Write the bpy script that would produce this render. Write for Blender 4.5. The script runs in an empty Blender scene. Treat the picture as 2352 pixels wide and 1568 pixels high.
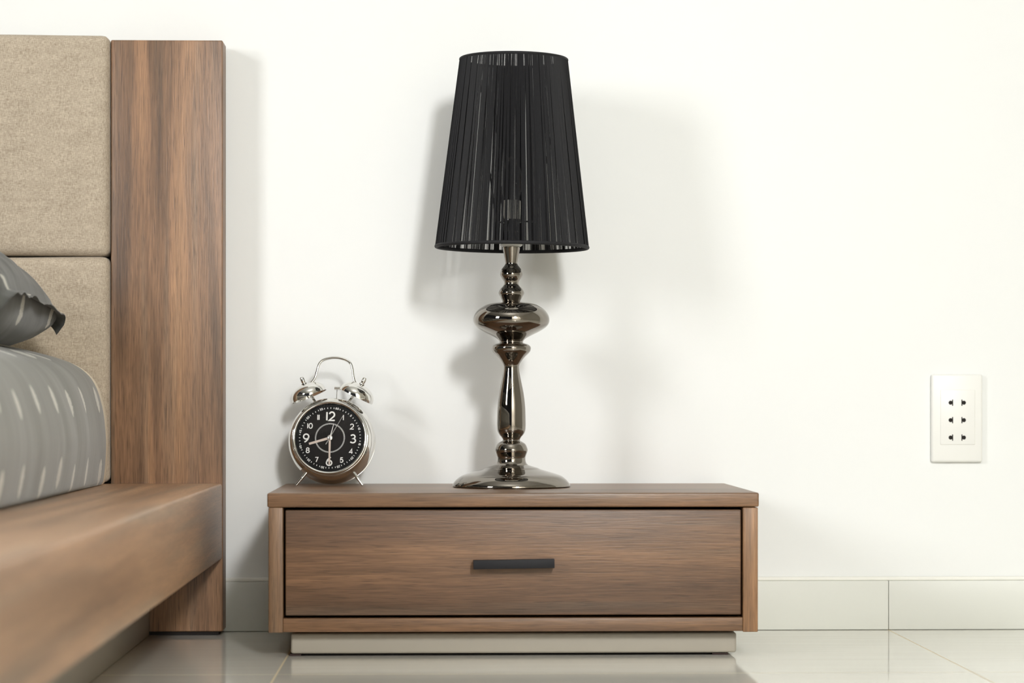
import bpy, bmesh, math, random
from mathutils import Vector, Matrix, noise as mnoise

random.seed(7)
SC = bpy.context.scene
COL = SC.collection

# ------------------------------------------------------------------ camera model (metres)
FPX = 5700.0                      # focal length in pixels of the 2352 px wide frame
CAM = Vector((0.0, -3.385, 0.3095))
YAW = math.radians(1.688)
HOR = 926.0

def P(u, v, y):
    """point of the place seen at pixel (u, v) on the vertical plane at depth y (wall is y=0)"""
    a = (u - 1176.0) / FPX
    rx = math.sin(YAW) + a * math.cos(YAW)
    ry = math.cos(YAW) - a * math.sin(YAW)
    t = (y - CAM.y) / ry
    return Vector((CAM.x + t * rx, y, CAM.z + t * (HOR - v) / FPX))

def X(u, y): return P(u, HOR, y).x
def Z(v, y, u=1176): return P(u, v, y).z

# ------------------------------------------------------------------ node helpers
def new_mat(name):
    m = bpy.data.materials.new(name); m.use_nodes = True
    nt = m.node_tree
    b = nt.nodes['Principled BSDF']
    return m, nt, b

class N:
    """small node-graph writer"""
    def __init__(s, nt): s.nt = nt
    def node(s, t, **k):
        n = s.nt.nodes.new(t)
        for a, v in k.items(): setattr(n, a, v)
        return n
    def put(s, sock, v):
        if v is None: return
        if hasattr(v, 'links') or isinstance(v, bpy.types.NodeSocket): s.nt.links.new(v, sock)
        else: sock.default_value = v
    def m(s, op, a, b=None, c=None, clamp=False):
        n = s.node('ShaderNodeMath', operation=op, use_clamp=clamp)
        s.put(n.inputs[0], a); s.put(n.inputs[1], b); s.put(n.inputs[2], c)
        return n.outputs[0]
    def noise(s, vec, scale, detail=2.0, rough=0.5, dist=0.0):
        n = s.node('ShaderNodeTexNoise')
        s.put(n.inputs['Vector'], vec); n.inputs['Scale'].default_value = scale
        n.inputs['Detail'].default_value = detail; n.inputs['Roughness'].default_value = rough
        n.inputs['Distortion'].default_value = dist
        return n.outputs['Fac']
    def mapping(s, vec, scale=(1, 1, 1), loc=(0, 0, 0)):
        n = s.node('ShaderNodeMapping')
        s.put(n.inputs['Vector'], vec); n.inputs['Scale'].default_value = scale
        s.put(n.inputs['Location'], loc)
        return n.outputs['Vector']
    def ramp(s, fac, stops):
        n = s.node('ShaderNodeValToRGB'); s.put(n.inputs['Fac'], fac)
        e = n.color_ramp.elements
        while len(e) < len(stops): e.new(0.5)
        for el, (p, c) in zip(e, stops):
            el.position = p; el.color = (c[0], c[1], c[2], 1) if len(c) == 3 else c
        return n.outputs['Color']
    def mix(s, fac, a, b, blend='MIX'):
        n = s.node('ShaderNodeMix', data_type='RGBA', blend_type=blend)
        s.put(n.inputs['Factor'], fac)
        for sock, v in ((n.inputs[6], a), (n.inputs[7], b)):
            if isinstance(v, (tuple, list)): sock.default_value = (v[0], v[1], v[2], 1)
            else: s.put(sock, v)
        return n.outputs[2]
    def rng(s, v, a, b, c, d):
        n = s.node('ShaderNodeMapRange'); s.put(n.inputs[0], v)
        for i, q in enumerate((a, b, c, d)): n.inputs[i + 1].default_value = q
        return n.outputs[0]
    def bump(s, h, strength, dist, bsdf):
        n = s.node('ShaderNodeBump'); n.inputs['Strength'].default_value = strength
        n.inputs['Distance'].default_value = dist; s.put(n.inputs['Height'], h)
        s.nt.links.new(n.outputs['Normal'], bsdf.inputs['Normal'])

def srgb(r, g, b):
    f = lambda c: (c / 255 / 12.92) if c <= 10 else ((c / 255 + .055) / 1.055) ** 2.4
    return (f(r), f(g), f(b))

def plain(name, col, rough=0.5, metal=0.0, spec=0.5, noise_amt=0.0, noise_scale=40.0):
    m, nt, b = new_mat(name); g = N(nt)
    b.inputs['Roughness'].default_value = rough
    b.inputs['Metallic'].default_value = metal
    b.inputs['Specular IOR Level'].default_value = spec
    tc = g.node('ShaderNodeTexCoord').outputs['Object']
    f = g.noise(tc, noise_scale, 3)
    k = max(noise_amt, 0.004)
    c = g.mix(f, tuple(q * (1 - k) for q in col), tuple(min(1, q * (1 + k)) for q in col))
    nt.links.new(c, b.inputs['Base Color'])
    return m

def wood(name, axis, c_dark, c_mid, c_light, rough=0.42, band=1.0, fine=1.0, coat=0.0, seed=0.0, bump=0.25):
    """open-pored stained veneer, grain running along the given axis (0,1,2)"""
    m, nt, b = new_mat(name); g = N(nt)
    tc = g.node('ShaderNodeTexCoord').outputs['Object']
    oi = g.node('ShaderNodeObjectInfo').outputs['Random']
    off = g.m('MULTIPLY', oi, 3.7)
    cv = g.node('ShaderNodeCombineXYZ')
    for i in range(3): nt.links.new(g.m('ADD', off, seed + i * 1.3), cv.inputs[i])
    def mp(across, along):
        sc = [across] * 3; sc[axis] = along
        return g.mapping(tc, tuple(sc), cv.outputs[0])
    n1 = g.noise(mp(17, 0.9), 1.0, 3, 0.55, 0.5)          # broad colour bands
    n2 = g.noise(mp(75, 3.2), 1.0, 3, 0.6, 0.3)           # narrow streaks
    n3 = g.noise(mp(560, 20), 1.0, 2, 0.6)                # fibres
    n4 = g.noise(mp(950, 42), 1.0, 1, 0.5)                # pores
    base = g.ramp(n1, [(0.30, c_dark), (0.5, c_mid), (0.70, c_light)])
    k2 = g.rng(n2, 0.3, 0.7, 1 - 0.26 * band, 1 + 0.22 * band)
    k3 = g.rng(n3, 0.25, 0.75, 1 - 0.30 * fine, 1 + 0.26 * fine)
    k4 = g.rng(n4, 0.30, 0.44, 1 - 0.30 * fine, 1.0)
    k = g.m('MULTIPLY', g.m('MULTIPLY', k2, k3), k4)
    kc = g.node('ShaderNodeCombineXYZ')
    for i in range(3): nt.links.new(k, kc.inputs[i])
    col = g.mix(1.0, base, kc.outputs[0], 'MULTIPLY')
    # greenish-grey cast in the darker streaks of the stain
    grey = g.rng(g.noise(mp(48, 1.6), 1.0, 2, 0.5), 0.52, 0.72, 0.0, 0.38)
    lum = g.node('ShaderNodeRGBToBW'); nt.links.new(col, lum.inputs[0])
    gc = g.node('ShaderNodeCombineXYZ')
    for i, q in enumerate((1.03, 0.95, 0.74)): nt.links.new(g.m('MULTIPLY', lum.outputs[0], q), gc.inputs[i])
    col = g.mix(grey, col, gc.outputs[0])
    nt.links.new(col, b.inputs['Base Color'])
    b.inputs['Roughness'].default_value = rough
    b.inputs['Coat Weight'].default_value = coat
    b.inputs['Coat Roughness'].default_value = 0.3
    g.bump(g.m('MULTIPLY', n3, k4), bump, 0.0008, b)
    return m

def linen(name, c0, c1):
    m, nt, b = new_mat(name); g = N(nt)
    tc = g.node('ShaderNodeTexCoord').outputs['Object']
    h = g.noise(g.mapping(tc, (190, 900, 1250)), 1.0, 2, 0.75)
    v = g.noise(g.mapping(tc, (1150, 900, 210)), 1.0, 2, 0.7)
    w = g.noise(g.mapping(tc, (26, 26, 90)), 1.0, 3, 0.6)
    s = g.m('ADD', g.m('MULTIPLY', h, 0.5), g.m('MULTIPLY', v, 0.5))
    s = g.m('ADD', s, g.m('MULTIPLY', g.m('SUBTRACT', w, 0.5), 0.16))
    col = g.ramp(s, [(0.30, c0), (0.70, c1)])
    nt.links.new(col, b.inputs['Base Color'])
    b.inputs['Roughness'].default_value = 0.95
    b.inputs['Specular IOR Level'].default_value = 0.15
    b.inputs['Sheen Weight'].default_value = 0.15
    g.bump(s, 0.35, 0.0008, b)
    return m

def slashed(name, c_lo, c_hi, c_slash, pu, pv, length, width, rough=0.85, jit=0.2, off=(0.0, 0.0)):
    """grey cloth with rows of woven white slashes; UV is in metres over the cloth"""
    m, nt, b = new_mat(name); g = N(nt)
    uvn = g.node('ShaderNodeUVMap').outputs['UV']
    sx = g.node('ShaderNodeSeparateXYZ'); nt.links.new(uvn, sx.inputs[0])
    u, v = g.m('ADD', sx.outputs[0], off[0]), g.m('ADD', sx.outputs[1], off[1])
    cu = g.m('DIVIDE', u, pu); cv = g.m('DIVIDE', v, pv)
    iu = g.m('FLOOR', cu); iv = g.m('FLOOR', cv)
    wn = g.node('ShaderNodeTexWhiteNoise', noise_dimensions='2D')
    cc = g.node('ShaderNodeCombineXYZ'); nt.links.new(iu, cc.inputs[0]); nt.links.new(iv, cc.inputs[1])
    nt.links.new(cc.outputs[0], wn.inputs['Vector'])
    sc = g.node('ShaderNodeSeparateColor'); nt.links.new(wn.outputs['Color'], sc.inputs[0])
    fu = g.m('SUBTRACT', g.m('SUBTRACT', cu, iu), 0.5)
    fv = g.m('SUBTRACT', g.m('SUBTRACT', cv, iv), 0.5)
    fu = g.m('ADD', fu, g.m('MULTIPLY', g.m('SUBTRACT', sc.outputs[0], 0.5), jit))
    fv = g.m('ADD', fv, g.m('MULTIPLY', g.m('SUBTRACT', sc.outputs[1], 0.5), jit))
    mu = g.m('MULTIPLY', fu, pu); mv = g.m('MULTIPLY', fv, pv)
    t = g.m('DIVIDE', mv, length / 2)
    hw = g.m('MULTIPLY', g.m('SUBTRACT', 1.0, g.m('POWER', g.m('ABSOLUTE', t), 3.0)), width / 2)
    edge = g.noise(g.mapping(uvn, (900, 300, 1)), 1.0, 1)
    hw = g.m('MULTIPLY', hw, g.rng(edge, 0.3, 0.7, 0.7, 1.15))
    mask = g.rng(g.m('SUBTRACT', hw, g.m('ABSOLUTE', mu)), -0.0004, 0.0006, 0.0, 1.0)
    weave = g.noise(g.mapping(uvn, (260, 1400, 1)), 1.0, 2, 0.6)
    mask = g.m('MULTIPLY', mask, g.rng(weave, 0.25, 0.6, 0.55, 1.0))
    lo = g.noise(g.mapping(uvn, (35, 4, 1)), 1.0, 3, 0.6)
    fine = g.noise(g.mapping(uvn, (1400, 700, 1)), 1.0, 2)
    f = g.m('ADD', g.m('MULTIPLY', lo, 0.75), g.m('MULTIPLY', fine, 0.25))
    base = g.ramp(f, [(0.32, c_lo), (0.68, c_hi)])
    col = g.mix(mask, base, c_slash)
    nt.links.new(col, b.inputs['Base Color'])
    b.inputs['Roughness'].default_value = rough
    b.inputs['Specular IOR Level'].default_value = 0.2
    b.inputs['Sheen Weight'].default_value = 0.25
    g.bump(g.m('ADD', g.noise(g.mapping(uvn, (30, 3, 1)), 1.0, 3), g.m('MULTIPLY', fine, 0.06)), 0.3, 0.004, b)
    return m

# ------------------------------------------------------------------ mesh helpers
def finish(name, bm, mat, parent=None, smooth=True, sharp=38.0, recalc=True):
    if recalc: bmesh.ops.recalc_face_normals(bm, faces=bm.faces)
    if smooth:
        lim = math.radians(sharp)
        for f in bm.faces: f.smooth = True
        for e in bm.edges:
            if len(e.link_faces) == 2 and e.calc_face_angle(0) > lim: e.smooth = False
    me = bpy.data.meshes.new(name); bm.to_mesh(me); bm.free()
    o = bpy.data.objects.new(name, me); COL.objects.link(o)
    if mat: me.materials.append(mat)
    if parent: o.parent = parent
    return o

def add_box(bm, lo, hi, bevel=0.0, seg=2):
    r = bmesh.ops.create_cube(bm, size=1.0)
    vs = r['verts']
    lo, hi = Vector(lo), Vector(hi)
    for v in vs:
        v.co = Vector([(lo[i] + hi[i]) / 2 + v.co[i] * (hi[i] - lo[i]) for i in range(3)])
    if bevel > 0:
        es = list({e for v in vs for e in v.link_edges})
        bmesh.ops.bevel(bm, geom=es, offset=bevel, segments=seg, profile=0.5, affect='EDGES')

def box_bm(lo, hi, bevel=0.0, seg=2, origin=(0, 0, 0)):
    bm = bmesh.new(); o = Vector(origin)
    add_box(bm, Vector(lo) - o, Vector(hi) - o, bevel, seg)
    return bm

def add_lathe(bm, prof, segs=64, M=None, closed=False):
    """prof: list of (radius, height) turned about local Z; M places it"""
    M = M or Matrix.Identity(4)
    rings = []
    for r, h in prof:
        if r < 1e-7: rings.append([bm.verts.new(M @ Vector((0, 0, h)))])
        else: rings.append([bm.verts.new(M @ Vector((r * math.cos(2 * math.pi * i / segs), r * math.sin(2 * math.pi * i / segs), h))) for i in range(segs)])
    pairs = list(zip(rings, rings[1:]))
    if closed: pairs.append((rings[-1], rings[0]))
    for a, b in pairs:
        for i in range(segs):
            j = (i + 1) % segs
            q = [a[i % len(a)], a[j % len(a)], b[j % len(b)], b[i % len(b)]]
            u = []
            for v in q:
                if v not in u: u.append(v)
            if len(u) >= 3: bm.faces.new(u)

def add_tube(bm, pts, rad, segs=12, cap=True):
    pts = [Vector(p) for p in pts]
    rads = rad if isinstance(rad, (list, tuple)) else [rad] * len(pts)
    t0 = (pts[1] - pts[0]).normalized()
    n = t0.orthogonal().normalized()
    rings = []
    for i, p in enumerate(pts):
        if i == 0: t = t0
        elif i == len(pts) - 1: t = (pts[i] - pts[i - 1]).normalized()
        else: t = ((pts[i + 1] - pts[i]).normalized() + (pts[i] - pts[i - 1]).normalized()).normalized()
        n = (n - t * n.dot(t)).normalized(); b = t.cross(n)
        rings.append([bm.verts.new(p + (n * math.cos(2 * math.pi * k / segs) + b * math.sin(2 * math.pi * k / segs)) * rads[i]) for k in range(segs)])
    for a, b in zip(rings, rings[1:]):
        for k in range(segs): bm.faces.new([a[k], a[(k + 1) % segs], b[(k + 1) % segs], b[k]])
    if cap:
        bm.faces.new(rings[0][::-1]); bm.faces.new(rings[-1])

def catmull(pts, n=6):
    pts = [Vector(p) for p in pts]; out = []
    for i in range(len(pts) - 1):
        p0 = pts[max(i - 1, 0)]; p1 = pts[i]; p2 = pts[i + 1]; p3 = pts[min(i + 2, len(pts) - 1)]
        for k in range(n):
            t = k / n
            out.append(0.5 * ((2 * p1) + (p2 - p0) * t + (2 * p0 - 5 * p1 + 4 * p2 - p3) * t * t + (3 * p1 - p0 - 3 * p2 + p3) * t ** 3))
    out.append(pts[-1]); return out

def frame_to(center, zdir, xdir=None):
    z = Vector(zdir).normalized()
    x = Vector(xdir).normalized() if xdir is not None else z.orthogonal().normalized()
    x = (x - z * x.dot(z)).normalized(); y = z.cross(x)
    return Matrix(((x.x, y.x, z.x, center[0]), (x.y, y.y, z.y, center[1]), (x.z, y.z, z.z, center[2]), (0, 0, 0, 1)))

def thing(name, label, cat, loc, group=None):
    o = bpy.data.objects.new(name, None); COL.objects.link(o)
    o.empty_display_size = 0.05; o.location = loc
    o['label'] = label; o['category'] = cat
    if group: o['group'] = group
    return o

def tag(o, label, cat):
    o['label'] = label; o['category'] = cat; return o

def structure(name, bm, mat, smooth=False):
    o = finish(name, bm, mat, smooth=smooth); o['kind'] = 'structure'; return o

# ------------------------------------------------------------------ materials
M_wall = plain('white_wall_paint', (0.825, 0.837, 0.828), 0.9, spec=0.2, noise_amt=0.008, noise_scale=3)
M_ceil = plain('white_ceiling_paint', (0.66, 0.66, 0.64), 0.9, spec=0.2)  # unseen ceiling, kept below full white to cut bounced light
M_wall2 = plain('beige_wall_paint', (0.56, 0.54, 0.49), 0.9, spec=0.2)  # unseen walls, tone lowered to weaken light bouncing round the room
M_skirt = plain('glazed_skirting_tile', (0.70, 0.71, 0.665), 0.38, spec=0.3, noise_amt=0.02, noise_scale=6)
M_caulk = plain('cream_caulk', (0.86, 0.855, 0.80), 0.7, noise_amt=0.05, noise_scale=30)

WD = dict(c_dark=srgb(112, 87, 66), c_mid=srgb(149, 116, 88), c_light=srgb(172, 134, 100))
M_post = wood('stained_wood_upright', 2, rough=0.42, band=0.9, fine=1.15, c_dark=srgb(86, 65, 48), c_mid=srgb(138, 104, 77), c_light=srgb(166, 127, 93))
ND = dict(c_dark=srgb(80, 59, 44), c_mid=srgb(104, 77, 56), c_light=srgb(126, 94, 68))
M_veneer = wood('stained_veneer_drawer', 0, rough=0.42, band=0.75, fine=1.0, **ND)
M_wx = wood('stained_wood_lengthwise', 0, rough=0.40, band=1.1, fine=1.0, c_dark=srgb(84, 62, 45), c_mid=srgb(122, 90, 63), c_light=srgb(146, 108, 76))
M_top = wood('stained_wood_top', 0, rough=0.36, band=1.0, fine=0.85, coat=0.1, c_dark=srgb(94, 70, 50), c_mid=srgb(126, 94, 67), c_light=srgb(148, 111, 80))
M_wz = wood('stained_wood_stile', 2, rough=0.42, band=1.1, fine=0.95, c_dark=srgb(88, 64, 46), c_mid=srgb(118, 87, 60), c_light=srgb(138, 102, 70))
M_rail = wood('stained_wood_rail', 1, rough=0.42, band=0.6, fine=0.55, coat=0.12, c_dark=srgb(142, 111, 85), c_mid=srgb(178, 141, 109), c_light=srgb(198, 159, 124))
M_linen = linen('beige_linen', srgb(136, 122, 105), srgb(203, 190, 171))
M_greypaint = plain('grey_painted_board', srgb(164, 158, 146), 0.5, noise_amt=0.03, noise_scale=25)
M_black = plain('matte_black_metal', srgb(30, 30, 33), 0.6, spec=0.25)
M_void = plain('dark_interior', (0.012, 0.009, 0.008), 0.9)
M_foot = plain('dark_red_rubber', (0.03, 0.012, 0.01), 0.7)
M_cover = slashed('grey_slashed_cover', srgb(114, 114, 108), srgb(126, 126, 120), srgb(205, 203, 194), 0.1235, 0.086, 0.036, 0.0255, jit=0.14, off=(0.0124, 0.022))
M_pillow = slashed('dark_grey_slashed_cotton', srgb(62, 62, 59), srgb(84, 85, 81), srgb(196, 193, 182), 0.17, 0.105, 0.028, 0.019, jit=0.5)
M_cream = plain('cream_ticking', srgb(236, 227, 207), 0.9, noise_amt=0.08, noise_scale=220)
M_nickel = plain('black_nickel', (0.27, 0.245, 0.215), 0.035, metal=1.0)
M_chrome = plain('polished_chrome', (0.80, 0.79, 0.76), 0.05, metal=1.0)
M_thread = plain('black_thread', (0.013, 0.013, 0.0145), 0.65, spec=0.25)
M_wire = plain('black_wire', (0.01, 0.01, 0.01), 0.4)
M_socketmetal = plain('dark_socket_metal', (0.16, 0.16, 0.16), 0.18, metal=1.0)
M_whiteplastic = plain('white_plastic', (0.80, 0.80, 0.77), 0.35)
M_bulbwhite = plain('white_bulb_cap', (0.75, 0.74, 0.68), 0.4)
M_dial = plain('matte_black_dial', srgb(20, 15, 13), 0.6, spec=0.2)
M_dialring = plain('black_chapter_ring', srgb(4, 4, 4), 0.6, spec=0.2)
M_print = plain('white_print', (0.86, 0.86, 0.83), 0.6)
M_hand = plain('pinkish_steel_hand', (0.62, 0.52, 0.45), 0.35, metal=0.35)
M_silver = plain('bright_steel', (0.78, 0.76, 0.73), 0.2, metal=0.8)

def glass(name, tint=(1, 1, 1), refl=0.9):
    m = bpy.data.materials.new(name); m.use_nodes = True
    nt = m.node_tree; nt.nodes.clear(); g = N(nt)
    out = g.node('ShaderNodeOutputMaterial')
    tr = g.node('ShaderNodeBsdfTransparent'); tr.inputs[0].default_value = (*tint, 1)
    gl = g.node('ShaderNodeBsdfGlossy'); gl.inputs['Roughness'].default_value = 0.02
    fr = g.node('ShaderNodeFresnel'); fr.inputs['IOR'].default_value = 1.45
    mx = g.node('ShaderNodeMixShader')
    nt.links.new(g.m('MULTIPLY', fr.outputs[0], refl), mx.inputs[0])
    nt.links.new(tr.outputs[0], mx.inputs[1]); nt.links.new(gl.outputs[0], mx.inputs[2])
    nt.links.new(mx.outputs[0], out.inputs[0])
    return m
M_glass = glass('clear_glass', (0.98, 0.98, 0.98), 0.3)
M_bobeche = plain('pale_translucent_collar', (0.72, 0.72, 0.66), 0.15)
M_bobeche.node_tree.nodes['Principled BSDF'].inputs['Transmission Weight'].default_value = 0.35

def floor_mat():
    m, nt, b = new_mat('polished_cream_tile'); g = N(nt)
    tc = g.node('ShaderNodeTexCoord').outputs['Object']
    s = g.node('ShaderNodeSeparateXYZ'); nt.links.new(tc, s.inputs[0])
    def line(sock, off):
        q = g.m('DIVIDE', g.m('SUBTRACT', sock, off), 0.8)
        fr = g.m('SUBTRACT', q, g.m('ROUND', q))
        return g.m('LESS_THAN', g.m('ABSOLUTE', fr), 0.0012 / 0.8)
    gr = g.m('MAXIMUM', line(s.outputs[0], FX), line(s.outputs[1], FY))
    st = g.noise(g.mapping(tc, (3, 60, 1)), 1.0, 3, 0.6)
    cl = g.noise(tc, 4.0, 3)
    f = g.m('ADD', g.m('MULTIPLY', st, 0.6), g.m('MULTIPLY', cl, 0.4))
    tile = g.ramp(f, [(0.3, (0.71, 0.69, 0.62)), (0.7, (0.79, 0.78, 0.72))])
    col = g.mix(gr, tile, (0.62, 0.54, 0.38))
    nt.links.new(col, b.inputs['Base Color'])
    nt.links.new(g.m('ADD', g.m('MULTIPLY', gr, 0.5), 0.06), b.inputs['Roughness'])
    b.inputs['Specular IOR Level'].default_value = 0.55
    return m
FX = X(2038, 0.0)
FY = -0.545
M_floor = floor_mat()

# ------------------------------------------------------------------ the room
XL, XR, YF, H = -3.4, 2.3, -5.6, 2.75
structure('floor', box_bm((XL, YF, -0.10), (XR, 0.0, 0.0)), M_floor)
structure('wall_back', box_bm((XL, 0.0, -0.10), (XR, 0.12, H)), M_wall)
structure('wall_right', box_bm((XR, YF, -0.10), (XR + 0.12, 0.12, H)), M_wall2)
structure('wall_front', box_bm((0.1, YF - 0.12, -0.10), (XR + 0.12, YF, H)), M_wall2)
structure('ceiling', box_bm((XL, YF - 0.12, H), (XR + 0.12, 0.12, H + 0.1)), M_ceil)
YB = -0.010
bm = bmesh.new()
zt = Z(1335, YB)
xs = [FX + 0.8 * k for k in range(-6, 5)]
for a, b_ in zip(xs, xs[1:]):
    a2, b2 = max(a + 0.0003, XL), min(b_ - 0.0003, XR)
    if b2 > a2: add_box(bm, (a2, YB, 0.0005), (b2, -0.0002, zt), 0.0008, 2)
structure('baseboard_back', bm, M_skirt, smooth=True)
bm = bmesh.new(); add_box(bm, (XL, YB + 0.0012, zt), (XR, -0.0002, Z(1326, YB)), 0.002, 2)
structure('trim_1', bm, M_caulk, smooth=True)

# ------------------------------------------------------------------ nightstand
YSF, YSB = -0.371, -0.014            # front and back of the carcass
ox = X(1178, YSF)
ns = thing('nightstand', 'low brown wooden nightstand with one wide drawer and black bar handle', 'nightstand', (ox, (YSF + YSB) / 2, 0))
org = ns.location
def nbox(name, u0, u1, v0, v1, yf, yb, mat, bev=0.0015, seg=3, parent=ns):
    lo = P(u0, v1, yf); hi = P(u1, v0, yf)
    return finish(name, box_bm((lo.x, yf, lo.z), (hi.x, yb, hi.z), bev, seg, org), mat, parent)
nbox('top', 613.5, 1743.5, 1131, 1165, YSF, YSB, M_top, 0.0022, 4)
ZT = Z(1131, YSF)                    # height of the nightstand top
nbox('side_panel', 616.5, 650, 1165.2, 1453, YSF + 0.0006, YSB, M_wz, 0.0012)
nbox('side_panel', 1706.5, 1741, 1165.2, 1451, YSF + 0.0006, YSB, M_wz, 0.0012)
nbox('bottom_rail', 650.2, 1706.3, 1417.5, 1451.5, YSF + 0.002, YSB, M_wx, 0.0008)
finish('back_panel', box_bm((X(651, YSF), -0.03, Z(1417, YSF)), (X(1705.5, YSF), YSB - 0.0005, Z(1165.6, YSF)), 0, 1, org), M_void, ns)
dr = nbox('drawer', 655.5, 1702, 1170, 1413.5, YSF + 0.003, YSF + 0.022, M_veneer, 0.0014)
finish('drawer_box', box_bm((X(662, YSF), YSF + 0.0222, Z(1408, YSF)), (X(1696, YSF), -0.06, Z(1176, YSF)), 0, 1, org), M_void, dr)
# handle: square bar on two short studs
bm = bmesh.new()
hy = YSF + 0.003
lo, hi = P(1087, 1306, hy - 0.018), P(1274, 1285, hy - 0.018)
add_box(bm, Vector((lo.x, hy - 0.018, lo.z)) - org, Vector((hi.x, hy - 0.007, hi.z)) - org, 0.0006, 2)
for ux in (lo.x + 0.004, hi.x - 0.012):
    add_box(bm, Vector((ux, hy - 0.0075, lo.z + 0.001)) - org, Vector((ux + 0.008, hy + 0.0002, hi.z - 0.001)) - org)
bmesh.ops.rotate(bm, verts=bm.verts, cent=Vector(((lo.x + hi.x) / 2, hy, (lo.z + hi.z) / 2)) - org, matrix=Matrix.Rotation(math.radians(-0.75), 3, 'Y'))
h = finish('handle', bm, M_black, dr); h['label'] = 'matte black bar handle'
YPF = YSF + 0.027
nbox('plinth', 668, 1691.5, 1451.8, 1501, YPF, YSB - 0.01, M_greypaint, 0.003, 3)
zp = Z(1501, YPF)
for u0, u1 in ((666, 692), (1636, 1671)):
    finish('foot', box_bm((X(u0, YPF + .01), YPF + 0.006, 0.0003), (X(u1, YPF + .01), YPF + 0.036, zp), 0, 1, org), M_foot, ns)
    finish('foot', box_bm((X(u0, YPF + .01), YSB - 0.07, 0.0003), (X(u1, YPF + .01), YSB - 0.03, zp), 0, 1, org), M_foot, ns)
finish('skid_board', box_bm((X(694, YPF + .01), YPF + 0.012, 0.0006), (X(1634, YPF + .01), YPF + 0.03, zp), 0, 1, org), M_void, ns)

# ------------------------------------------------------------------ table lamp
YL = -0.165
SL = FPX / (YL - CAM.y)               # pixels per metre at the lamp
lx = X(1174.5, YL)
lamp = thing('table_lamp', 'tall table lamp with black string shade on turned gunmetal stem', 'lamp', (lx, YL, ZT))
def zl(v): return CAM.z + (HOR - v) / SL - ZT
prof_px = [(567, 20.3), (570, 19.9), (583, 17.4), (598, 14.9), (605, 14.1), (609.7, 16), (617.4, 22.2), (622, 24.0), (630.8, 25.8), (638.4, 22.5),
           (646, 17.4), (652, 16.8), (657.6, 20), (664, 25.8), (673, 29.5), (682.5, 25.3), (690, 21.5), (693, 23), (697.8, 52.6), (705.4, 68.4), (713, 78.4),
           (722.6, 85), (732.2, 87.7), (741.8, 86.4), (751.3, 79.4), (761, 64.6), (770.5, 45.5), (776.2, 34.9), (782, 28.2), (786.7, 27.7), (790.6, 38.3),
           (795.3, 44), (801, 45), (808.7, 42), (818.3, 32.5), (827.9, 24.4), (837.4, 18.6), (845, 17.8), (859.5, 19.8), (879.3, 23.7), (899, 27.7), (918.8, 30.6),
           (938.6, 32.4), (958.4, 33), (978, 33.2), (990, 31.8), (998, 27.7), (1003.8, 22.7), (1010.8, 20.0), (1014.7, 26), (1019.7, 32.6), (1029.5, 37),
           (1035.5, 37.4), (1043.4, 34.6), (1050.3, 32.6), (1057, 32.8), (1063, 34.6), (1067.5, 39)]
base_px = [(1067.5, 39), (1071, 50), (1074, 60), (1077.5, 68), (1083, 87), (1090.8, 111.7), (1098.7, 124), (1106.6, 131.5), (1112, 134.6), (1116, 135.3), (1117.2, 134.5)]
def turned(px, n=5):
    pts = catmull([(r / SL, zl(v), 0) for v, r in px], n)
    return [(p.x, p.y) for p in pts]
bm = bmesh.new(); pr = turned(prof_px)
add_lathe(bm, [(0, pr[0][1])] + pr, 96)
finish('stem', bm, M_nickel, lamp, sharp=60)
bm = bmesh.new(); pr = turned(base_px)
pr = [(r, max(z, 0.0006)) for r, z in pr]
add_lathe(bm, pr + [(pr[-1][0] - 0.004, 0.0003), (0, 0.0003)], 128)
finish('base', bm, M_nickel, lamp, sharp=60)
# pale drip collar under the socket
bm = bmesh.new()
add_lathe(bm, [(0.004, zl(559)), (0.0125, zl(559.5)), (0.0148, zl(561.5)), (0.0140, zl(564.5)), (0.0115, zl(566.8)), (0.004, zl(566.8))], 48, closed=True)
finish('collar', bm, M_bobeche, lamp)
# socket with embossed band
bm = bmesh.new()
pr = [(0, zl(558.8)), (0.0092, zl(558.8)), (0.0092, zl(532)), (0.0098, zl(531)), (0.0098, zl(519)), (0.0090, zl(518)), (0.0090, zl(508)), (0.0120, zl(507.5)), (0.0120, zl(503.5)), (0, zl(503.5))]
add_lathe(bm, pr, 40)
finish('socket', bm, M_socketmetal, lamp, sharp=30)
bulb_bm = bmesh.new()
add_lathe(bulb_bm, [(0, zl(503)), (0.0116, zl(503)), (0.0122, zl(482)), (0.0118, zl(481)), (0.0122, zl(480)), (0.0122, zl(461)), (0.0085, zl(459)), (0, zl(459))], 40)
bulb = finish('bulb', bulb_bm, M_bulbwhite, lamp, sharp=30)
bm = bmesh.new()
add_lathe(bm, [(0.0080, zl(459.5)), (0.0120, zl(445)), (0.0155, zl(425)), (0.0150, zl(405)), (0.0105, zl(380)), (0.0040, zl(362)), (0.0, zl(358))], 32)
finish('glass_envelope', bm, M_glass, bulb)

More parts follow.
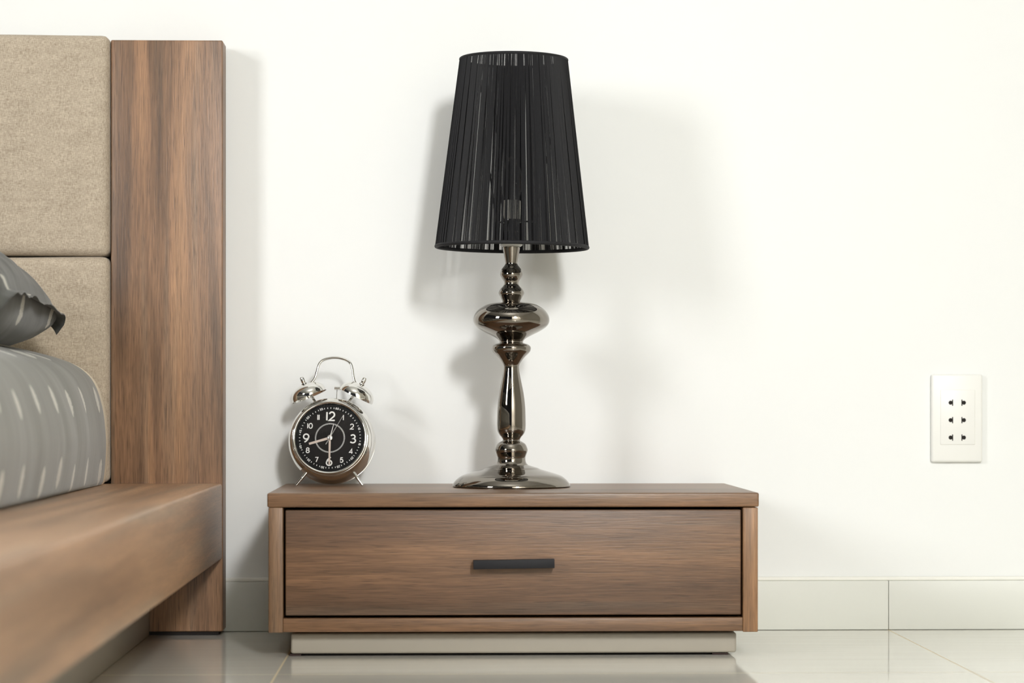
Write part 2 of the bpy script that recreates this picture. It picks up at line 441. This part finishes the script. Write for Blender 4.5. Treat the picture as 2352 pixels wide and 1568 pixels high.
# string shade, leaning a hair to the right like in the photo
shade = bpy.data.objects.new('lamp_shade', None)
ZB, ZTOP = zl(567), zl(137)
RB, RT = 0.0985, 0.0690
tilt = Matrix.Translation((0.0008, 0, ZB)) @ Matrix.Rotation(math.radians(0.55), 4, 'Y') @ Matrix.Translation((0, 0, -ZB))
def ring_bm(R, z, w, hgt, segs=128):
    bm = bmesh.new()
    prof = []
    for k in range(10):
        a = 2 * math.pi * k / 10
        prof.append((R + w * math.cos(a), z + hgt * math.sin(a)))
    add_lathe(bm, prof, segs, tilt, closed=True)
    return bm
def strands():
    bm = bmesh.new()
    def strand(a0, a1, r0, r1, w):
        # a thread with a diamond section from the lower to the upper rim
        for_r = []
        for a, r, z, ww in ((a1, r0, ZB, w), (a0, r1, ZTOP, w)):
            er = Vector((math.cos(a), math.sin(a), 0)); et = Vector((-math.sin(a), math.cos(a), 0))
            c = Vector((0, 0, z)) + er * r
            for_r.append([bm.verts.new(tilt @ (c + d)) for d in (et * ww / 2, er * ww / 2, -et * ww / 2, -er * ww / 2)])
        for k in range(4): bm.faces.new([for_r[0][k], for_r[0][(k + 1) % 4], for_r[1][(k + 1) % 4], for_r[1][k]])
    rnd = random.Random(11)
    # sparse inner winding
    a = 0.0
    while a < 2 * math.pi:
        q2 = mnoise.noise(Vector((math.cos(a) * 15, math.sin(a) * 15, 7.0)))
        a += (0.0118 / max(0.3, 1.0 + 1.5 * q2)) * (0.3 + 1.4 * rnd.random())
        strand(a + rnd.gauss(0, 0.004), a + rnd.gauss(0, 0.005), RB - 0.0011, RT - 0.0011, rnd.uniform(0.00050, 0.00066))
    # outer winding: close at the top, parting into bundles lower down
    edges = [0.0]
    while edges[-1] < 2 * math.pi: edges.append(edges[-1] + rnd.choice((0.05, 0.07, 0.10, 0.13, 0.18, 0.24)) * rnd.uniform(0.7, 1.3))
    for e0, e1 in zip(edges, edges[1:]):
        c = (e0 + e1) / 2; kb = 1 - min(0.55, rnd.uniform(0.028, 0.085) / (e1 - e0)); kt = 1 - (rnd.random() < 0.45) * min(0.4, rnd.uniform(0.0, 0.045) / (e1 - e0))
        a = e0
        while a < e1:
            strand(c + (a - c) * kt + rnd.gauss(0, 0.0012), c + (a - c) * kb + rnd.gauss(0, 0.0022), RB + 0.0011, RT + 0.0011, rnd.uniform(0.00054, 0.00066))
            a += 0.0068 * rnd.uniform(0.4, 1.6)
    return bm
shade = finish('lamp_shade', strands(), M_thread, lamp, smooth=False, recalc=False)
finish('rim', ring_bm(RB, ZB, 0.0022, 0.0024), M_thread, shade)
finish('rim', ring_bm(RT, ZTOP, 0.0020, 0.0019), M_thread, shade)
bm = bmesh.new()
add_lathe(bm, [(0.0112 + 0.0018 * math.cos(k * math.pi / 4), zl(509) + 0.0016 * math.sin(k * math.pi / 4)) for k in range(8)], 40, closed=True)
for ang in (8, 128, 248):
    a = math.radians(ang); e = Vector((math.cos(a), math.sin(a), 0))
    zb = zl(508)
    pts = [e * 0.011 + Vector((0, 0, zb)), e * 0.022 + Vector((0, 0, zb)), e * 0.0285 + Vector((0, 0, zb + 0.0005)), e * 0.0312 + Vector((0, 0, zb + 0.004)),
           e * 0.034 + Vector((0, 0, zb + 0.016)), e * 0.056 + Vector((0, 0, zb + 0.13)), tilt @ (e * 0.0690 + Vector((0, 0, ZTOP)))]
    add_tube(bm, catmull(pts, 5), 0.0012, 8)
finish('shade_carrier', bm, M_wire, shade)

# ------------------------------------------------------------------ alarm clock (local: x right, y to the back, z up, origin = dial centre)
YC = -0.108
cc = P(757, 1004, YC)
clk = thing('alarm_clock', 'chrome twin-bell alarm clock with black dial and white numerals', 'clock', cc)
TILT = math.radians(12.0); CYAW = math.radians(-4.5)
clk.rotation_mode = 'XYZ'
clk.matrix_world = Matrix.Translation(cc) @ Matrix.Rotation(CYAW, 4, 'Z') @ Matrix.Rotation(-TILT, 4, 'X')
SCK = FPX / (YC - CAM.y)
MY = frame_to((0, 0, 0), (0, 1, 0), (1, 0, 0))     # lathe axis -> local y
bm = bmesh.new()
pr = [(0.0470, 0.0035), (0.0497, 0.0030), (0.0508, 0.0034), (0.0528, 0.0060), (0.0550, 0.0105), (0.0566, 0.0160), (0.0575, 0.0225), (0.0577, 0.0270), (0.0572, 0.0300)]
pr = [(p.x, p.y) for p in catmull([(a, b, 0) for a, b in pr], 4)]
add_lathe(bm, pr + [(0.0562, 0.0302), (0.0562, 0.0312), (0.0574, 0.0316), (0.0570, 0.0350), (0.0545, 0.0385), (0.0500, 0.0400), (0.0, 0.0400)], 128, MY)
case = finish('case', bm, M_chrome, clk, sharp=35)
bm = bmesh.new()
pr = [(0.0450, 0.0052), (0.0452, 0.0030), (0.0458, 0.0010), (0.0467, 0.0), (0.0478, -0.0004), (0.0488, 0.0), (0.0496, 0.0012), (0.0499, 0.0032)]
pr = [(p.x, p.y) for p in catmull([(a, b, 0) for a, b in pr], 4)]
add_lathe(bm, pr, 128, MY); finish('bezel', bm, M_chrome, clk, sharp=60)
RD = 0.0450
def disc(name, r0, r1, y0, mat, parent, thick=0.0006):
    bm = bmesh.new()
    add_lathe(bm, [(r0, y0), (r1, y0), (r1, y0 + thick), (r0, y0 + thick)] if r0 > 0 else [(0, y0), (r1, y0), (r1, y0 + thick), (0, y0 + thick)], 96, MY, closed=r0 > 0)
    return finish(name, bm, mat, parent)
YD = 0.0042
dial = disc('dial', 0.0, RD + 0.0015, YD, M_dial, clk)
disc('chapter_ring', RD * 0.825, RD + 0.001, YD - 0.0002, M_dialring, dial, 0.0002)

def arc(cx, cy, rx, ry, a0, a1, n=20):
    return [(cx + rx * math.cos(math.radians(a0 + (a1 - a0) * i / n)), cy + ry * math.sin(math.radians(a0 + (a1 - a0) * i / n))) for i in range(n + 1)]
DIG = {
 '0': (0.66, [arc(.33, .5, .33, .5, 90, 450, 32)]),
 '1': (0.0, [[(0, 0), (0, 1)]]),
 '2': (0.66, [arc(.33, .68, .30, .32, 165, -38) + [(0.02, 0.0), (0.68, 0.0)]]),
 '3': (0.66, [arc(.30, .76, .27, .24, 150, -85) + arc(.30, .27, .33, .27, 85, -150)[1:]]),
 '4': (0.68, [[(.50, 0), (.50, 1), (0, .27), (.68, .27)]]),
 '5': (0.62, [[(.56, 1), (.13, 1)] + arc(.29, .32, .31, .32, 135, -150)]),
 '6': (0.64, [[(.52, 1.0), (.30, .86), (.12, .66), (.02, .42)] + arc(.33, .31, .32, .31, 165, 525, 30)]),
 '7': (0.62, [[(0, 1), (.60, 1), (.20, 0)]]),
 '8': (0.62, [arc(.31, .76, .25, .24, -90, 270, 26), arc(.31, .26, .31, .26, 90, 450, 26)]),
}
DIG['9'] = (0.64, [[(0.64 - x, 1 - y) for x, y in DIG['6'][1][0]]])
def stroke(bm, pts, w, M):
    pts = [Vector((x, y)) for x, y in pts]
    closed = (pts[0] - pts[-1]).length < 1e-4
    L, R = [], []
    n = len(pts)
    for i in range(n):
        a = pts[i - 1] if i > 0 else (pts[-2] if closed else None)
        b = pts[i + 1] if i < n - 1 else (pts[1] if closed else None)
        d1 = (pts[i] - a).normalized() if a is not None else None
        d2 = (b - pts[i]).normalized() if b is not None else None
        if d1 is None: d1 = d2
        if d2 is None: d2 = d1
        t = d1 + d2
        t = t.normalized() if t.length > 1e-6 else d1
        nn = Vector((-t.y, t.x)); k = max(0.45, nn.dot(Vector((-d1.y, d1.x))))
        L.append(pts[i] + nn * (w / 2 / k)); R.append(pts[i] - nn * (w / 2 / k))
    vl = [bm.verts.new(M @ Vector((p.x, 0, p.y))) for p in L]; vr = [bm.verts.new(M @ Vector((p.x, 0, p.y))) for p in R]
    for i in range(n - 1): bm.faces.new([vl[i], vr[i], vr[i + 1], vl[i + 1]])
def write_number(bm, s, cx, cz, hgt, w, y, rot=0.0, gap=0.20):
    tot = sum(DIG[c][0] for c in s) + gap * (len(s) - 1)
    M = Matrix.Translation((cx, y, cz)) @ Matrix.Rotation(rot, 4, 'Y')
    x = -tot / 2
    for c in s:
        for path in DIG[c][1]:
            stroke(bm, [((px + x) * hgt, (py - 0.5) * hgt) for px, py in path], w, M)
        x += DIG[c][0] + gap
q = RD / 555.0
bm = bmesh.new()
YP = YD - 0.00035
for s, dx, dz, hh, ww in (('12', 5, 360, 138, 25), ('3', 378, -15, 132, 22), ('6', -5, -388, 135, 20), ('9', -388, -3, 132, 22), ('1', 212, 338, 84, 15), ('2', 355, 188, 84, 15), ('4', 350, -222, 76, 14),
                          ('5', 200, -366, 76, 15), ('7', -208, -360, 76, 14), ('8', -358, -205, 80, 16), ('10', -331, 200, 82, 15), ('11', -197, 342, 84, 15)):
    write_number(bm, s, dx * q, dz * q, hh * q, ww * q, YP, 0.0, 0.26 if len(s) > 1 else 0.2)
finish('hour_numerals', bm, M_print, dial, smooth=False, recalc=False)
bm = bmesh.new()
RO = math.radians(12.3)
for i in range(60):
    a = 2 * math.pi * i / 60 + RO
    if i % 5 == 0:
        s = str(i if i else 60)
        write_number(bm, s, 498 * q * math.sin(a), 498 * q * math.cos(a), 31 * q, 7 * q, YP, a, 0.3)
    else:
        M = Matrix.Translation((497 * q * math.sin(a), YP, 497 * q * math.cos(a))) @ Matrix.Rotation(a, 4, 'Y')
        vs = [bm.verts.new(M @ Vector((x * q, 0, z * q))) for x, z in ((0, 14), (-6, 2), (-3, -14), (3, -14), (6, 2))]
        bm.faces.new(vs)
finish('minute_track', bm, M_print, dial, smooth=False, recalc=False)
bm = bmesh.new()
for i in range(96):
    a = 2 * math.pi * i / 96
    M = Matrix.Rotation(a, 4, 'Y')
    bm.faces.new([bm.verts.new(M @ Vector((x * q, YP, z * q))) for x, z in ((-3.2, 247), (-3.2, 224), (3.2, 224), (3.2, 247))])
finish('alarm_track', bm, M_print, dial, smooth=False, recalc=False)

def hand(name, dx, dz, tail, w0, w1, y, mat, thick=0.0003):
    L = math.hypot(dx, dz); a = math.atan2(dx, dz)
    M = Matrix.Rotation(a, 4, 'Y'); bm = bmesh.new()
    out = [(-w0 / 2, -tail), (w0 / 2, -tail), (w1 / 2, L), (-w1 / 2, L)]
    f = [bm.verts.new(M @ Vector((x * q, y, z * q))) for x, z in out]
    g = [bm.verts.new(M @ Vector((x * q, y + thick, z * q))) for x, z in out]
    bm.faces.new(f); bm.faces.new(g[::-1])
    for i in range(4): bm.faces.new([f[i], f[(i + 1) % 4], g[(i + 1) % 4], g[i]])
    return finish(name, bm, mat, clk, smooth=False)
hand('alarm_hand', 54, 222, 0, 16, 7, 0.0036, M_print)
hand('hour_hand', -338, -100, 0, 40, 36, 0.0031, M_hand)
hand('minute_hand', 2, -448, 0, 34, 26, 0.0026, M_hand)
hand('second_hand', 212, 372, 128, 15, 7, 0.0021, M_silver)
bm = bmesh.new()
add_lathe(bm, [(0, 0.0014), (0.0022, 0.0014), (0.0029, 0.0017), (0.0036, 0.0020), (0.0038, 0.0030), (0.0038, 0.0041), (0, 0.0041)], 32, MY)
finish('hub', bm, M_silver, clk)
bm = bmesh.new()
add_lathe(bm, [(0, 0.0004), (0.0454, 0.0010), (0.0454, 0.0013), (0, 0.0007)], 64, MY)
finish('glass_cover', bm, M_glass, clk)

# bells, studs, nuts
TB = 0.0215
BC = Vector((0.0, TB, 0.0))
def radial(deg): return Vector((math.sin(math.radians(deg)), 0, math.cos(math.radians(deg))))
for deg, lean in ((-27.5, -23), (27.5, 27)):
    rim_c = BC + radial(deg) * 0.0672
    ax = (radial(lean) + Vector((0, -0.17, 0))).normalized()
    M = frame_to(rim_c, ax, (0, 1, 0))
    R, Hh = 0.0242, 0.0165
    outer = [(R, 0.0), (R * 1.0, 0.0012)] + [(R * math.cos(t) ** 0.85, 0.0012 + Hh * math.sin(t)) for t in [i * math.pi / 2 / 14 for i in range(1, 14)]] + [(0, 0.0012 + Hh)]
    inner = [(0, Hh - 0.0002)] + [(max(r - 0.0010, 0.0002), max(z - 0.0012, 0.0)) for r, z in outer[::-1][1:-1]] + [(R - 0.001, 0.0)]
    bm = bmesh.new(); add_lathe(bm, outer + inner, 64, M, closed=False)
    bmesh.ops.remove_doubles(bm, verts=bm.verts, dist=1e-6)
    bell = finish('bell', bm, M_chrome, clk, sharp=50)
    bm = bmesh.new()
    add_lathe(bm, [(0.0, 0.0175), (0.0022, 0.0175), (0.0040, 0.0180), (0.0040, 0.0190), (0.0026, 0.0196), (0.0026, 0.0200), (0.0030, 0.0212), (0.0030, 0.0262), (0.0022, 0.0278), (0, 0.0282)], 24, M)
    finish('bell_nut', bm, M_chrome, bell, sharp=40)
    bm = bmesh.new()
    a = BC + radial(deg * 0.86) * 0.0560 + Vector((0, -0.006, 0)); b = rim_c + ax * 0.015
    add_tube(bm, [a, a.lerp(b, 0.5), b], 0.0018, 14)
    finish('bell_stud', bm, M_chrome, clk)
# carrying handle
hp = []
for u, v in ((708.5, 883), (711.5, 880.3), (718.6, 871.2), (722.7, 859), (726.7, 842.7), (731, 833.5), (738, 827.5), (750.2, 823.6), (766.5, 822), (782.9, 824.6), (796.5, 830.6), (803.3, 838.5), (806.8, 850.8), (809.4, 867), (813.5, 879.6), (820.6, 887)):
    hp.append(Vector(((u - 762) / SCK, TB, (1014 - v) / SCK / math.cos(TILT))))
bm = bmesh.new(); add_tube(bm, catmull(hp, 5), 0.0018, 14)
finish('carrying_handle', bm, M_chrome, clk)
# hammer behind the bells
bm = bmesh.new()
hx = lambda u: (u - 762.5) / SCK
hz = lambda v: (1015 - v) / SCK / math.cos(TILT)
add_tube(bm, [(hx(765.5), TB + .004, hz(892.5)), (hx(780.5), TB + .004, hz(892.5))], 0.0024, 16)
hm = finish('hammer', bm, M_chrome, clk)
bm = bmesh.new(); add_tube(bm, [(hx(771.5), TB + .004, hz(893)), (hx(771), TB + .004, hz(912)), (hx(770.8), TB + .004, hz(960))], 0.00045, 8)
finish('hammer_wire', bm, M_chrome, hm)
# front legs
for sx in (-1, 1):
    top = Vector((sx * 0.0275, 0.0125, -0.0410)); tip = Vector((sx * 0.0442, 0.0085, -0.0629))
    if sx > 0: top.x += 0.0012; 
    d = tip - top
    bm = bmesh.new()
    add_tube(bm, [top, top + d * 0.60, top + d * 0.62, top + d * 0.97, tip], [0.0023, 0.0021, 0.0018, 0.0016, 0.0012], 14)
    finish('leg', bm, M_chrome, clk)

# ------------------------------------------------------------------ wall socket
def socket():
    w = -0.0085
    a, b = P(2139.5, 1061, w), P(2257.5, 859, w)
    c = (a + b) / 2
    r = thing('wall_socket', 'white triple power socket with black slots low on the white wall', 'power socket', (c.x, 0, c.z))
    o = r.location
    bm = box_bm((a.x, w, a.z), (b.x, -0.0003, b.z), 0.0032, 4, o); finish('faceplate', bm, M_whiteplastic, r)
    a2, b2 = P(2160, 1021, w - .0012), P(2240, 895, w - .0012)
    finish('insert_panel', box_bm((a2.x, w - 0.0010, a2.z), (b2.x, w + 0.001, b2.z), 0.0009, 3, o), M_whiteplastic, r)
    yy = w - 0.0010
    for v in (924.5, 964.5, 1004.5):
        for side, cu, b0, b1 in ((-1, 2183.4, 2186.8, 2189.2), (1, 2214.0, 2208.2, 2210.6)):
            bm = bmesh.new()
            p = P(cu, v, yy) - o
            add_lathe(bm, [(0, -0.00012), (0.0028, -0.00012), (0.0028, 0.0006), (0, 0.0006)], 24, frame_to(p, (0, 1, 0), (1, 0, 0)))
            lo, hi = P(b0, v + 7.2, yy) - o, P(b1, v - 7.2, yy) - o
            add_box(bm, (lo.x, lo.y - 0.0001, lo.z), (hi.x, lo.y + 0.0006, hi.z))
            m0, m1 = P(min(cu, (b0 + b1) / 2), v + 3.6, yy) - o, P(max(cu, (b0 + b1) / 2), v - 3.6, yy) - o
            add_box(bm, (m0.x, m0.y - 0.00011, m0.z), (m1.x, m0.y + 0.0006, m1.z))
            finish('slot', bm, M_void, r)
socket()

# ------------------------------------------------------------------ bed
YH = -0.064                                   # front of the headboard frame
YHB = -0.0125
xp0, xp1 = X(254.5, YH), X(511.5, YH)
zr1, zr0 = Z(1110, YH, 513), Z(1284, YH, 513)  # side rail top and bottom
zh = Z(92, YH, 380)
XC = xp0 - 0.905                              # middle of the bed
bed = thing('bed', 'low platform bed with brown wood frame, broad side rail and beige fabric headboard', 'bed', (XC, -1.05, 0))
bo = bed.location
def mir(lo, hi): return (2 * XC - hi[0], lo[1], lo[2]), (2 * XC - lo[0], hi[1], hi[2])
def bbox(name, lo, hi, mat, bev=0.002, seg=3, both=False):
    finish(name, box_bm(lo, hi, bev, seg, bo), mat, bed)
    if both:
        l2, h2 = mir(lo, hi); finish(name, box_bm(l2, h2, bev, seg, bo), mat, bed)
zpb = 0.0052
bbox('headboard_post', (xp0, YH, zpb), (xp1, YHB, zh), M_post, 0.0018, 3, True)
bbox('post_glide', (xp0 + 0.02, YH + 0.004, 0.0004), (xp1 - 0.006, YHB - 0.004, zpb), M_void, 0, 1, True)
YE = -2.14
bbox('side_rail', (X(190, YH), YE, zr0), (xp1 - 0.0008, YH - 0.0006, zr1), M_rail, 0.003, 3, True)
ral = X(190, YH)
bbox('deck', (2 * XC - ral + 0.0003, YE, zr0 + 0.01), (ral - 0.0003, YH - 0.0006, zr1 - 0.0005), M_rail, 0.0, 1)
bbox('foot_rail', (2 * XC - xp1, YE - 0.03, zr0), (xp1, YE - 0.0004, zr1), M_wx, 0.003, 3)
xb = X(343, YH)
bbox('base_panel', (xb - 0.02, YE + 0.12, 0.0004), (xb, YH - 0.001, zr0 - 0.0004), M_greypaint, 0.001, 2, True)
# upholstered headboard: two padded panels with a dip at the seam
def cushion(x0, x1, z0, z1, yb, yf, r, seed):
    nx, nz = 60, 40
    bm = bmesh.new(); grid = []
    for j in range(nz + 1):
        row = []
        for i in range(nx + 1):
            # denser near the borders
            s = 0.5 - 0.5 * math.cos(math.pi * i / nx); t = 0.5 - 0.5 * math.cos(math.pi * j / nz)
            x = x0 + (x1 - x0) * s; z = z0 + (z1 - z0) * t
            dx = min(x - x0, x1 - x); dz = min(z - z0, z1 - z)
            def rnd(d): 
                k = min(max(d / r, 0), 1); return math.sqrt(max(0, 1 - (1 - k) ** 2))
            f = min(rnd(dx), rnd(dz)) * 0.6 + rnd(dx) * rnd(dz) * 0.4
            puff = 0.004 * (1 - math.exp(-dx / 0.05)) * (1 - math.exp(-dz / 0.05))
            y = yf + r * (1 - f) - puff + 0.0012 * mnoise.noise(Vector((x * 9, z * 9, seed)))
            # rounded corners of the outline
            cx = max(0, r * 0.9 - dx) / (r * 0.9); cz = max(0, r * 0.9 - dz) / (r * 0.9)
            k = max(0.0, math.hypot(cx, cz) - 1.0)
            sx = 1 if x > (x0 + x1) / 2 else -1; sz = 1 if z > (z0 + z1) / 2 else -1
            x -= sx * k * r * 0.62; z -= sz * k * r * 0.62
            zw = z + 0.0012 * mnoise.noise(Vector((x * 6, seed, 3))) * (1 if dz < 0.01 else 0)
            row.append(bm.verts.new(Vector((x, min(y, yb), zw)) - bo))
        grid.append(row)
    for j in range(nz):
        for i in range(nx): bm.faces.new([grid[j][i], grid[j][i + 1], grid[j + 1][i + 1], grid[j + 1][i]])
    loop = [grid[0][i] for i in range(nx + 1)] + [grid[j][nx] for j in range(1, nz + 1)] + [grid[nz][i] for i in range(nx - 1, -1, -1)] + [grid[j][0] for j in range(nz - 1, 0, -1)]
    back = [bm.verts.new(Vector((v.co.x, yb - bo.y, v.co.z))) for v in loop]
    n = len(loop)
    for i in range(n): bm.faces.new([loop[i], back[i], back[(i + 1) % n], loop[(i + 1) % n]])
    bm.faces.new(back)
    return bm
xc1 = xp0 - 0.0010; xc0 = 2 * XC - xc1
zs = Z(588, YH - .01, 130)
finish('headboard_cushion', cushion(xc0, xc1, zs + 0.0006, Z(78.5, YH - .01, 130), YHB - 0.008, YH - 0.012, 0.012, 1.0), M_linen, bed, sharp=60)
finish('headboard_cushion', cushion(xc0, xc1, zr1 + 0.0005, zs - 0.0006, YHB - 0.008, YH - 0.012, 0.012, 5.0), M_linen, bed, sharp=60)

# ------------------------------------------------------------------ mattress and its cover
YM1 = -0.090; YCV = -0.122
prof_m = []
for u, v in ((232, 1118), (237, 1100), (241, 1060), (243, 1020), (242, 990), (239, 955), (233, 922), (223, 890), (206, 862), (176, 838), (136, 822), (82, 808), (30, 797), (-20, 789), (-120, 780)):
    p = P(u, v, YCV - 0.005); prof_m.append((p.x, p.z))
prof_m[0] = (prof_m[0][0], zr1 + 0.0008)
prof_m = [(p.x, p.y) for p in catmull([(a, b, 0) for a, b in prof_m], 4)]
half = prof_m + [(XC, prof_m[-1][1] + 0.012)]
def slab(half_prof, y0, y1, inset, ny, name, mat, uvmat=False, ruffle=0.0, bulge=0.0, closed_ends=True, ys=None):
    """cross-section swept along the bed, mirrored about its middle"""
    sec = [(x - inset * 0.9, z - inset * 0.6) for x, z in half_prof]
    sec[0] = (sec[0][0], half_prof[0][1])
    full = sec + [(2 * XC - x, z) for x, z in sec[::-1][1:]]
    arc_l = [0.0]
    for a, b in zip(full, full[1:]): arc_l.append(arc_l[-1] + math.hypot(b[0] - a[0], b[1] - a[1]))
    bm = bmesh.new(); uv = bm.loops.layers.uv.new('UVMap'); rows = []
    for j in range(ny + 1):
        y = y0 + (y1 - y0) * j / ny
        if ys: y = ys[j]
        row = []
        for i, (x, z) in enumerate(full):
            if ys and y < YCV - 0.003 and i not in (0, len(full) - 1): z -= 0.008 * (1 if abs(x - XC) < 0.86 else 0); x = XC + (x - XC) * 0.99
            d = 0.0
            if ruffle:
                d = ruffle * mnoise.noise(Vector((y * 13 + arc_l[i] * 3, arc_l[i] * 4, 1.7))) + 0.5 * ruffle * mnoise.noise(Vector((y * 34 + arc_l[i] * 6, arc_l[i] * 5, 5.7)))
            sgn = 1 if i < len(full) / 2 else -1
            edge = min(i, len(full) - 1 - i)
            if edge == 0: d *= 0.3
            else: d += bulge * min(1.0, max(0.0, (y0 - y) / 0.35)) * math.exp(-((z - 0.262) / 0.05) ** 2)
            zz = z + (d * 0.5 if edge > 0 else 0)
            row.append(bm.verts.new((x + sgn * d, y, zz)))
        rows.append(row)
    for j in range(ny):
        for i in range(len(full) - 1):
            f = bm.faces.new([rows[j][i], rows[j][i + 1], rows[j + 1][i + 1], rows[j + 1][i]])
            for lp, (jj, ii) in zip(f.loops, ((j, i), (j, i + 1), (j + 1, i + 1), (j + 1, i))):
                lp[uv].uv = (-(y0 + (y1 - y0) * jj / ny), arc_l[ii])
    if closed_ends:
        for j in range(ny): bm.faces.new([rows[j][0], rows[j + 1][0], rows[j + 1][-1], rows[j][-1]])
    if closed_ends: bm.faces.new(rows[0]); bm.faces.new(rows[-1][::-1])
    return finish(name, bm, mat, sharp=60)
mat_o = slab(half, YM1, -2.06, 0.0026, 4, 'mattress', M_cream, ys=(YM1, -0.100, YCV - 0.001, YCV - 0.012, -2.06))
tag(mat_o, 'thick cream mattress, its edge showing beside the grey cover at the headboard', 'mattress')
cov = slab(half, YCV, -2.10, 0.0, 150, 'bed_cover', M_cover, ruffle=0.0022, bulge=0.0065, closed_ends=False)
tag(cov, 'grey cover with white slash pattern stretched over the bed mattress', 'bed cover')

# ------------------------------------------------------------------ pillow
def cover_top(x):
    k = max(range(len(half)), key=lambda i: half[i][0])
    up = half[k:]
    if x >= up[0][0]: return -1.0
    for (xa, za), (xb, zb) in zip(up, up[1:]):
        if xb <= x <= xa: return za + (zb - za) * (xa - x) / max(xa - xb, 1e-6)
    return up[-1][1]
def pillow():
    cx, cy, cz = -0.815, -0.392, 0.440
    hx_, hy_ = 0.350, 0.228
    n = 64
    bm = bmesh.new(); uv = bm.loops.layers.uv.new('UVMap')
    def surf(u, v, top):
        # plump body inside a narrow flange
        fl = 0.955
        uu, vv = min(abs(u) / fl, 1), min(abs(v) / fl, 1)
        h = (max(0, 1 - uu ** 2.6) * max(0, 1 - vv ** 2.6)) ** 0.55
        # corners pulled out to points, sides drawn in
        pin = 1 - 0.055 * (1 - v * v) * (abs(u) ** 6)
        pin2 = 1 - 0.05 * (1 - u * u) * (abs(v) ** 6)
        blunt = 1 - 0.075 * (abs(u) * abs(v)) ** 9
        x = cx + u * hx_ * pin * blunt; y = cy + v * hy_ * pin2 * blunt
        z = cz
        corner = (abs(u) * abs(v)) ** 7
        z -= 0.022 * corner + 0.016 * max(0, v) * abs(u) ** 3
        rad = max(abs(u), abs(v))
        if rad > fl:
            k = (rad - fl) / (1 - fl)
            z += -0.003 * k + 0.0022 * k * math.sin(15 * (u if abs(v) > abs(u) else v) + 1.3) + 0.002 * k * mnoise.noise(Vector((u * 17, v * 17, 4)))
        wr = 0.005 * mnoise.noise(Vector((u * 5 + v * 3, v * 6, 1.0))) + 0.003 * mnoise.noise(Vector((u * 12, v * 15, 6.0)))
        if top: z += 0.098 * h + wr * min(1, h * 3) + 0.0006
        else:
            h = (max(0, 1 - uu ** 9) * max(0, 1 - vv ** 3.2)) ** 0.5
            z -= 0.066 * h - wr * min(1, h * 2) * 0.4 + 0.0006
            z = max(z, cover_top(x) + 0.0025)
        return Vector((x, y, z))
    def warp(t): return math.copysign(1 - (1 - abs(t)) ** 1.5, t)
    sheets = []
    for top in (True, False):
        g = [[bm.verts.new(surf(warp(-1 + 2 * i / n), warp(-1 + 2 * j / n), top)) for i in range(n + 1)] for j in range(n + 1)]
        for j in range(n):
            for i in range(n):
                ids = [(j, i), (j, i + 1), (j + 1, i + 1), (j + 1, i)]
                f = bm.faces.new([g[a][b] for a, b in ids])
                for lp, (a, b) in zip(f.loops, ids): lp[uv].uv = (a / n * 0.46 + (0.03 if top else 0.55), b / n * 0.70 + 0.02)
        sheets.append(g)
    A, B = sheets
    rim = lambda g: [g[0][i] for i in range(n + 1)] + [g[j][n] for j in range(1, n + 1)] + [g[n][i] for i in range(n - 1, -1, -1)] + [g[j][0] for j in range(n - 1, 0, -1)]
    ra, rb = rim(A), rim(B)
    for i in range(len(ra)):
        j = (i + 1) % len(ra); bm.faces.new([ra[i], ra[j], rb[j], rb[i]])
    o = finish('pillow', bm, M_pillow, sharp=70)
    tag(o, 'dark grey flanged pillow with white slashes lying on the bed by the headboard', 'pillow')
pillow()

# ------------------------------------------------------------------ lights
def area(name, loc, target, w, hgt, power, col=(1, 1, 1), spread=180):
    L = bpy.data.lights.new(name, 'AREA'); L.shape = 'RECTANGLE'; L.size = w; L.size_y = hgt
    L.energy = power; L.color = col; L.spread = math.radians(spread)
    o = bpy.data.objects.new(name, L); COL.objects.link(o)
    o.location = loc
    d = Vector(target) - Vector(loc)
    o.rotation_euler = d.to_track_quat('-Z', 'Y').to_euler()
    return o
area('softbox_right', (0.85, -4.3, 1.87), (0.1, 0, 0.4), 0.34, 0.58, 28, (1.0, 1.0, 0.992), 75)
area('softbox_left', (-2.05, -2.35, 1.25), (0.1, -0.1, 0.4), 0.50, 0.85, 22, (1.0, 1.0, 0.992), 110)
area('front_wall_bounce', (1.1, -4.7, 1.5), (1.1, -5.6, 1.3), 0.4, 0.4, 222, (1.0, 1.0, 0.992))  # added fill lamp behind the camera, aimed away at the front wall
area('ceiling_bounce', (-0.1, -2.3, 1.9), (-0.1, -2.0, 2.75), 0.5, 0.5, 40, (1.0, 1.0, 0.992))  # added fill lamp out of view, bounced off the ceiling
wd = bpy.data.worlds.new('room_ambience'); SC.world = wd; wd.use_nodes = True
wd.node_tree.nodes['Background'].inputs[0].default_value = (0.95, 0.96, 1.0, 1)
wd.node_tree.nodes['Background'].inputs[1].default_value = 0.05

# ------------------------------------------------------------------ camera
cam = bpy.data.cameras.new('camera'); co = bpy.data.objects.new('camera', cam); COL.objects.link(co)
co.location = CAM; co.rotation_euler = (math.radians(90), 0, -YAW)
cam.sensor_width = 36.0; cam.sensor_fit = 'HORIZONTAL'; cam.lens = FPX / 2352 * 36.0
cam.shift_y = (HOR - 784) / 2352.0
cam.dof.use_dof = True; cam.dof.focus_distance = 3.20; cam.dof.aperture_fstop = 4.5
cam.clip_start = 0.05
SC.camera = co

SC.view_settings.view_transform = 'Standard'; SC.view_settings.look = 'None'
SC.view_settings.gamma = 1.0; SC.view_settings.use_curve_mapping = False
SC.view_settings.exposure = -0.75
SC.cycles.use_denoising = True
SC.cycles.max_bounces = 10; SC.cycles.diffuse_bounces = 6; SC.cycles.glossy_bounces = 5; SC.cycles.transparent_max_bounces = 24
SC.cycles.caustics_reflective = False; SC.cycles.caustics_refractive = False
SC.cycles.sample_clamp_indirect = 6.0
